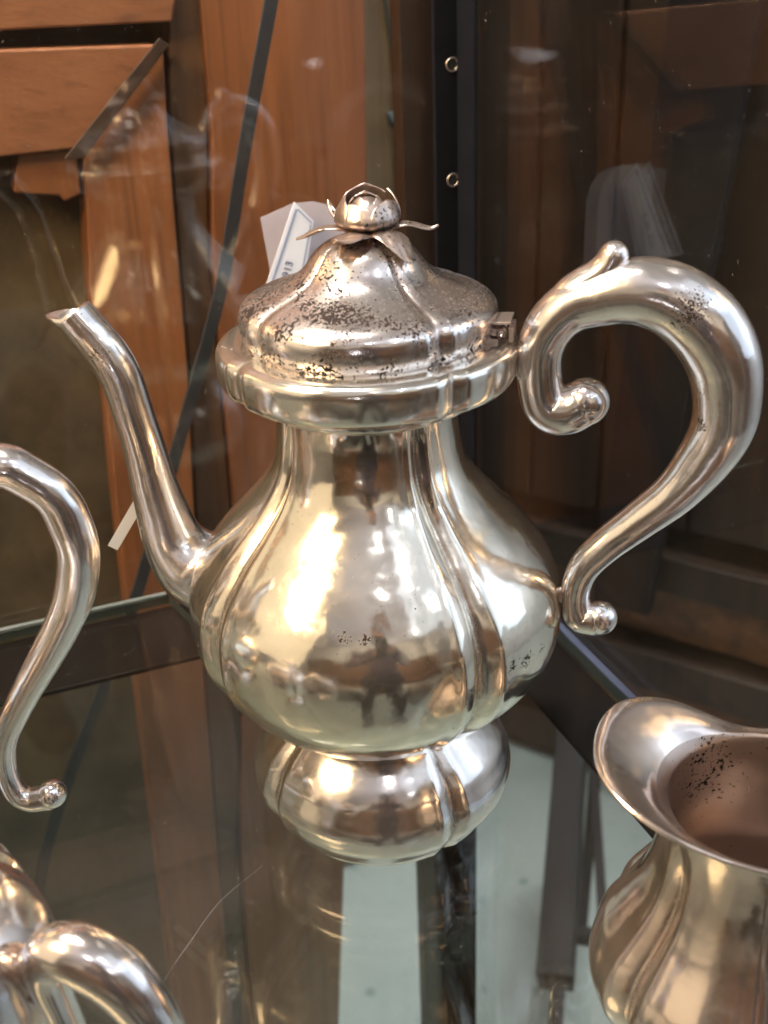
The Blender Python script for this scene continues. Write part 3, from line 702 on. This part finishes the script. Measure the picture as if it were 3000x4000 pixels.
# ================================================================== CREAM JUG at the right edge
jug = thing('cream_jug', 'silver cream jug with wide flared pouring lip at the lower right edge', 'cream jug', (.1185, -.1170, 0), 0)
jp = [(0, .030), (.001, .0365), (.005, .0435), (.011, .0492), (.019, .0515), (.027, .0507), (.035, .0480), (.042, .0440), (.049, .0400), (.056, .0367), (.064, .0343), (.072, .0330), (.080, .0324), (.086, .0322), (.091, .0324)]
def jug_mesh():
    nth = 320; p = catmull(jp, 6); th = np.arange(nth) * 2 * math.pi / nth; vs = []; at = []
    ph = (np.degrees(th) - 22 + 30) % 60 - 30; pm = 30 - np.abs(ph)
    lipd = (th - R(162) + math.pi) % (2 * math.pi) - math.pi
    lip = np.exp(-(np.abs(lipd) / .92) ** 3)
    def rim(r_, z, k):          # k 0..1 flare progress
        rr = r_ + k * (.0030 + .0150 * lip)
        zz = z + k * (.0035 + .0095 * lip - .0055 * np.exp(-((lipd + 1.35) / .5) ** 2))
        return rr, zz
    rings = []
    for z, r_ in p:
        gf = max(0, min(1, (.089 - z) / .02))
        shape = 1 - .045 * (pm / 30) ** 2 * gf + .018 * gf * np.exp(-((np.abs(ph) - 9) / 3.5) ** 2) - .06 * gf * np.exp(-(np.sqrt(ph ** 2 + .5) - .7) / 4)
        lw = .003 * lip * max(0, (z - .07) / .021) ** 2
        rings.append((r_ * shape + lw, np.full(nth, z), np.exp(-np.abs(ph) / 1.4) * gf * .8))
    base = rings[-1][0]
    for k in (.1, .22, .36, .52, .7, .86, 1.0):
        rr, zz = rim(base, .091, 1)
        kk = k ** 1.5
        r1 = base + (rr - base) * kk; z1 = .091 + (zz - .091) * (k ** .9)
        rings.append((r1, z1, np.zeros(nth)))
    r1, z1, _ = rings[-1]
    rings.append((r1 + .0006, z1 + .0003, np.zeros(nth))); rings.append((r1 + .0004, z1 + .0011, np.zeros(nth))); rings.append((r1 - .0006, z1 + .0013, np.zeros(nth)))
    for k in (.86, .7, .52, .36, .2, .05):
        rr, zz = rim(base, .091, 1); kk = k ** 1.5
        rings.append((base - .0012 + (rr - base) * kk, .0918 + (zz - .091) * (k ** .9), np.zeros(nth)))
    for z, r_ in catmull([(.090, .0308), (.083, .0300), (.075, .0300), (.062, .0308), (.048, .0345), (.03, .0420), (.012, .0400), (.006, .02), (.005, .0005)], 4):
        rings.append((np.full(nth, r_), np.full(nth, z), np.zeros(nth)))
    for r_, z_, c_ in rings:
        for j in range(nth): vs.append((r_[j] * math.cos(th[j]), r_[j] * math.sin(th[j]), z_[j]))
        at.extend(c_)
    o = link('body', vs, grid_faces(len(rings), nth), [M_jug, M_jug_in], jug, attr=at)
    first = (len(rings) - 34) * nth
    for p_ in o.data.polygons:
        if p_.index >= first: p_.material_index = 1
    return o
jug_mesh()
jh = tube('handle', [(a, 0, b, r_) for a, b, r_ in [(.034, .082, .004), (.045, .092, .0052), (.058, .093, .006), (.070, .083, .0062), (.072, .066, .0056), (.064, .050, .0048), (.055, .040, .0042), (.0495, .030, .004)]], M_jug, jug, (0, 1, 0), 28, 6)

# ================================================================== PERSON taking the picture (mirrored in the silver)
person = thing('person', 'person in dark jacket and trousers mirrored in the pot, holding up a phone', 'person', (.03, -.92, -.9))
def skin_mesh(name, vts, edges, radii, m, parent, root=0, sub=2):
    me = bpy.data.meshes.new(name); me.from_pydata(vts, edges, []); me.materials.append(m)
    o = bpy.data.objects.new(name, me); C.objects.link(o); o.parent = parent
    sk = o.modifiers.new('skin', 'SKIN'); sk.use_smooth_shade = True
    for i, r_ in enumerate(radii):
        me.skin_vertices[0].data[i].radius = (r_, r_) if not isinstance(r_, tuple) else r_
        me.skin_vertices[0].data[i].use_root = (i == root)
    s_ = o.modifiers.new('sub', 'SUBSURF'); s_.levels = sub; s_.render_levels = sub
    return o
# standing figure facing +Y, phone held at chest height in front
V_ = [(0, 0, .93), (0, .0, 1.10), (0, -.01, 1.30), (0, 0, 1.42), (0, .02, 1.50),
      (.10, 0, .88), (.13, .02, .48), (.15, 0, .10), (.15, .12, .05),
      (-.10, 0, .88), (-.13, .02, .48), (-.15, 0, .10), (-.15, .12, .05),
      (.18, 0, 1.38), (.24, .06, 1.14), (.10, .34, 1.16), (.055, .41, 1.19),
      (-.18, 0, 1.38), (-.24, .06, 1.14), (-.10, .34, 1.16), (-.055, .41, 1.19)]
E_ = [(0, 1), (1, 2), (2, 3), (3, 4), (0, 5), (5, 6), (6, 7), (7, 8), (0, 9), (9, 10), (10, 11), (11, 12), (3, 13), (13, 14), (14, 15), (15, 16), (3, 17), (17, 18), (18, 19), (19, 20)]
Rr = [(.15, .11), (.14, .10), (.16, .11), (.10, .08), (.055, .055), .09, .062, .045, .04, .09, .062, .045, .04, .06, .045, .035, .028, .06, .045, .035, .028]
skin_mesh('body', V_, E_, Rr, M_cloth, person)
tr = skin_mesh('trousers', [(0, 0, .92), (.10, 0, .86), (.13, .02, .48), (.15, 0, .12), (-.10, 0, .86), (-.13, .02, .48), (-.15, 0, .12)], [(0, 1), (1, 2), (2, 3), (0, 4), (4, 5), (5, 6)], [(.155, .12), .102, .074, .062, .102, .074, .062], M_trouser, person)
hd = skin_mesh('head', [(0, .03, 1.50), (0, .05, 1.58), (0, .055, 1.66), (0, .05, 1.72), (0, .135, 1.62), (0, .125, 1.57), (.078, .05, 1.63), (-.078, .05, 1.63)], [(0, 1), (1, 2), (2, 3), (2, 4), (1, 5), (2, 6), (2, 7)], [.05, .068, .078, .062, .014, .018, .016, .016], M_skin, person)
sphere('hair', (0, .035, 1.68), .098, M_hair, person, 24, (.9, 1.0, .85))
for sx in (-1, 1):
    sphere('eye', (sx * .03, .125, 1.655), .011, M_black, hd, 12)
    vt = [(sx * .055, .41, 1.19), (sx * .045, .44, 1.21)]; ed = [(0, 1)]; rd = [.026, .024]
    for k in range(4):
        b = len(vt); zz = 1.235 - k * .017
        vt += [(sx * .046, .452, zz), (sx * .043, .472, zz + .002), (sx * .026, .4795, zz + .002 * k)]; ed += [(1, b), (b, b + 1), (b + 1, b + 2)]; rd += [.010, .009, .0075]
    b = len(vt); vt += [(sx * .036, .446, 1.185), (sx * .024, .452, 1.190)]; ed += [(1, b), (b, b + 1)]; rd += [.011, .009]
    skin_mesh('hand', vt, ed, rd, M_skin, person, 0, 1)
ph_ = prism('phone', [(-.038, -.078), (.038, -.078), (.038, .078), (-.038, .078)], -.0045, .0045, M_phone, None, .003, M4=Matrix.Translation((.012, -.432, .305)) @ Matrix.Rotation(R(63), 4, 'X'))
tag(ph_, 'dark smartphone held up by the mirrored person', 'phone')
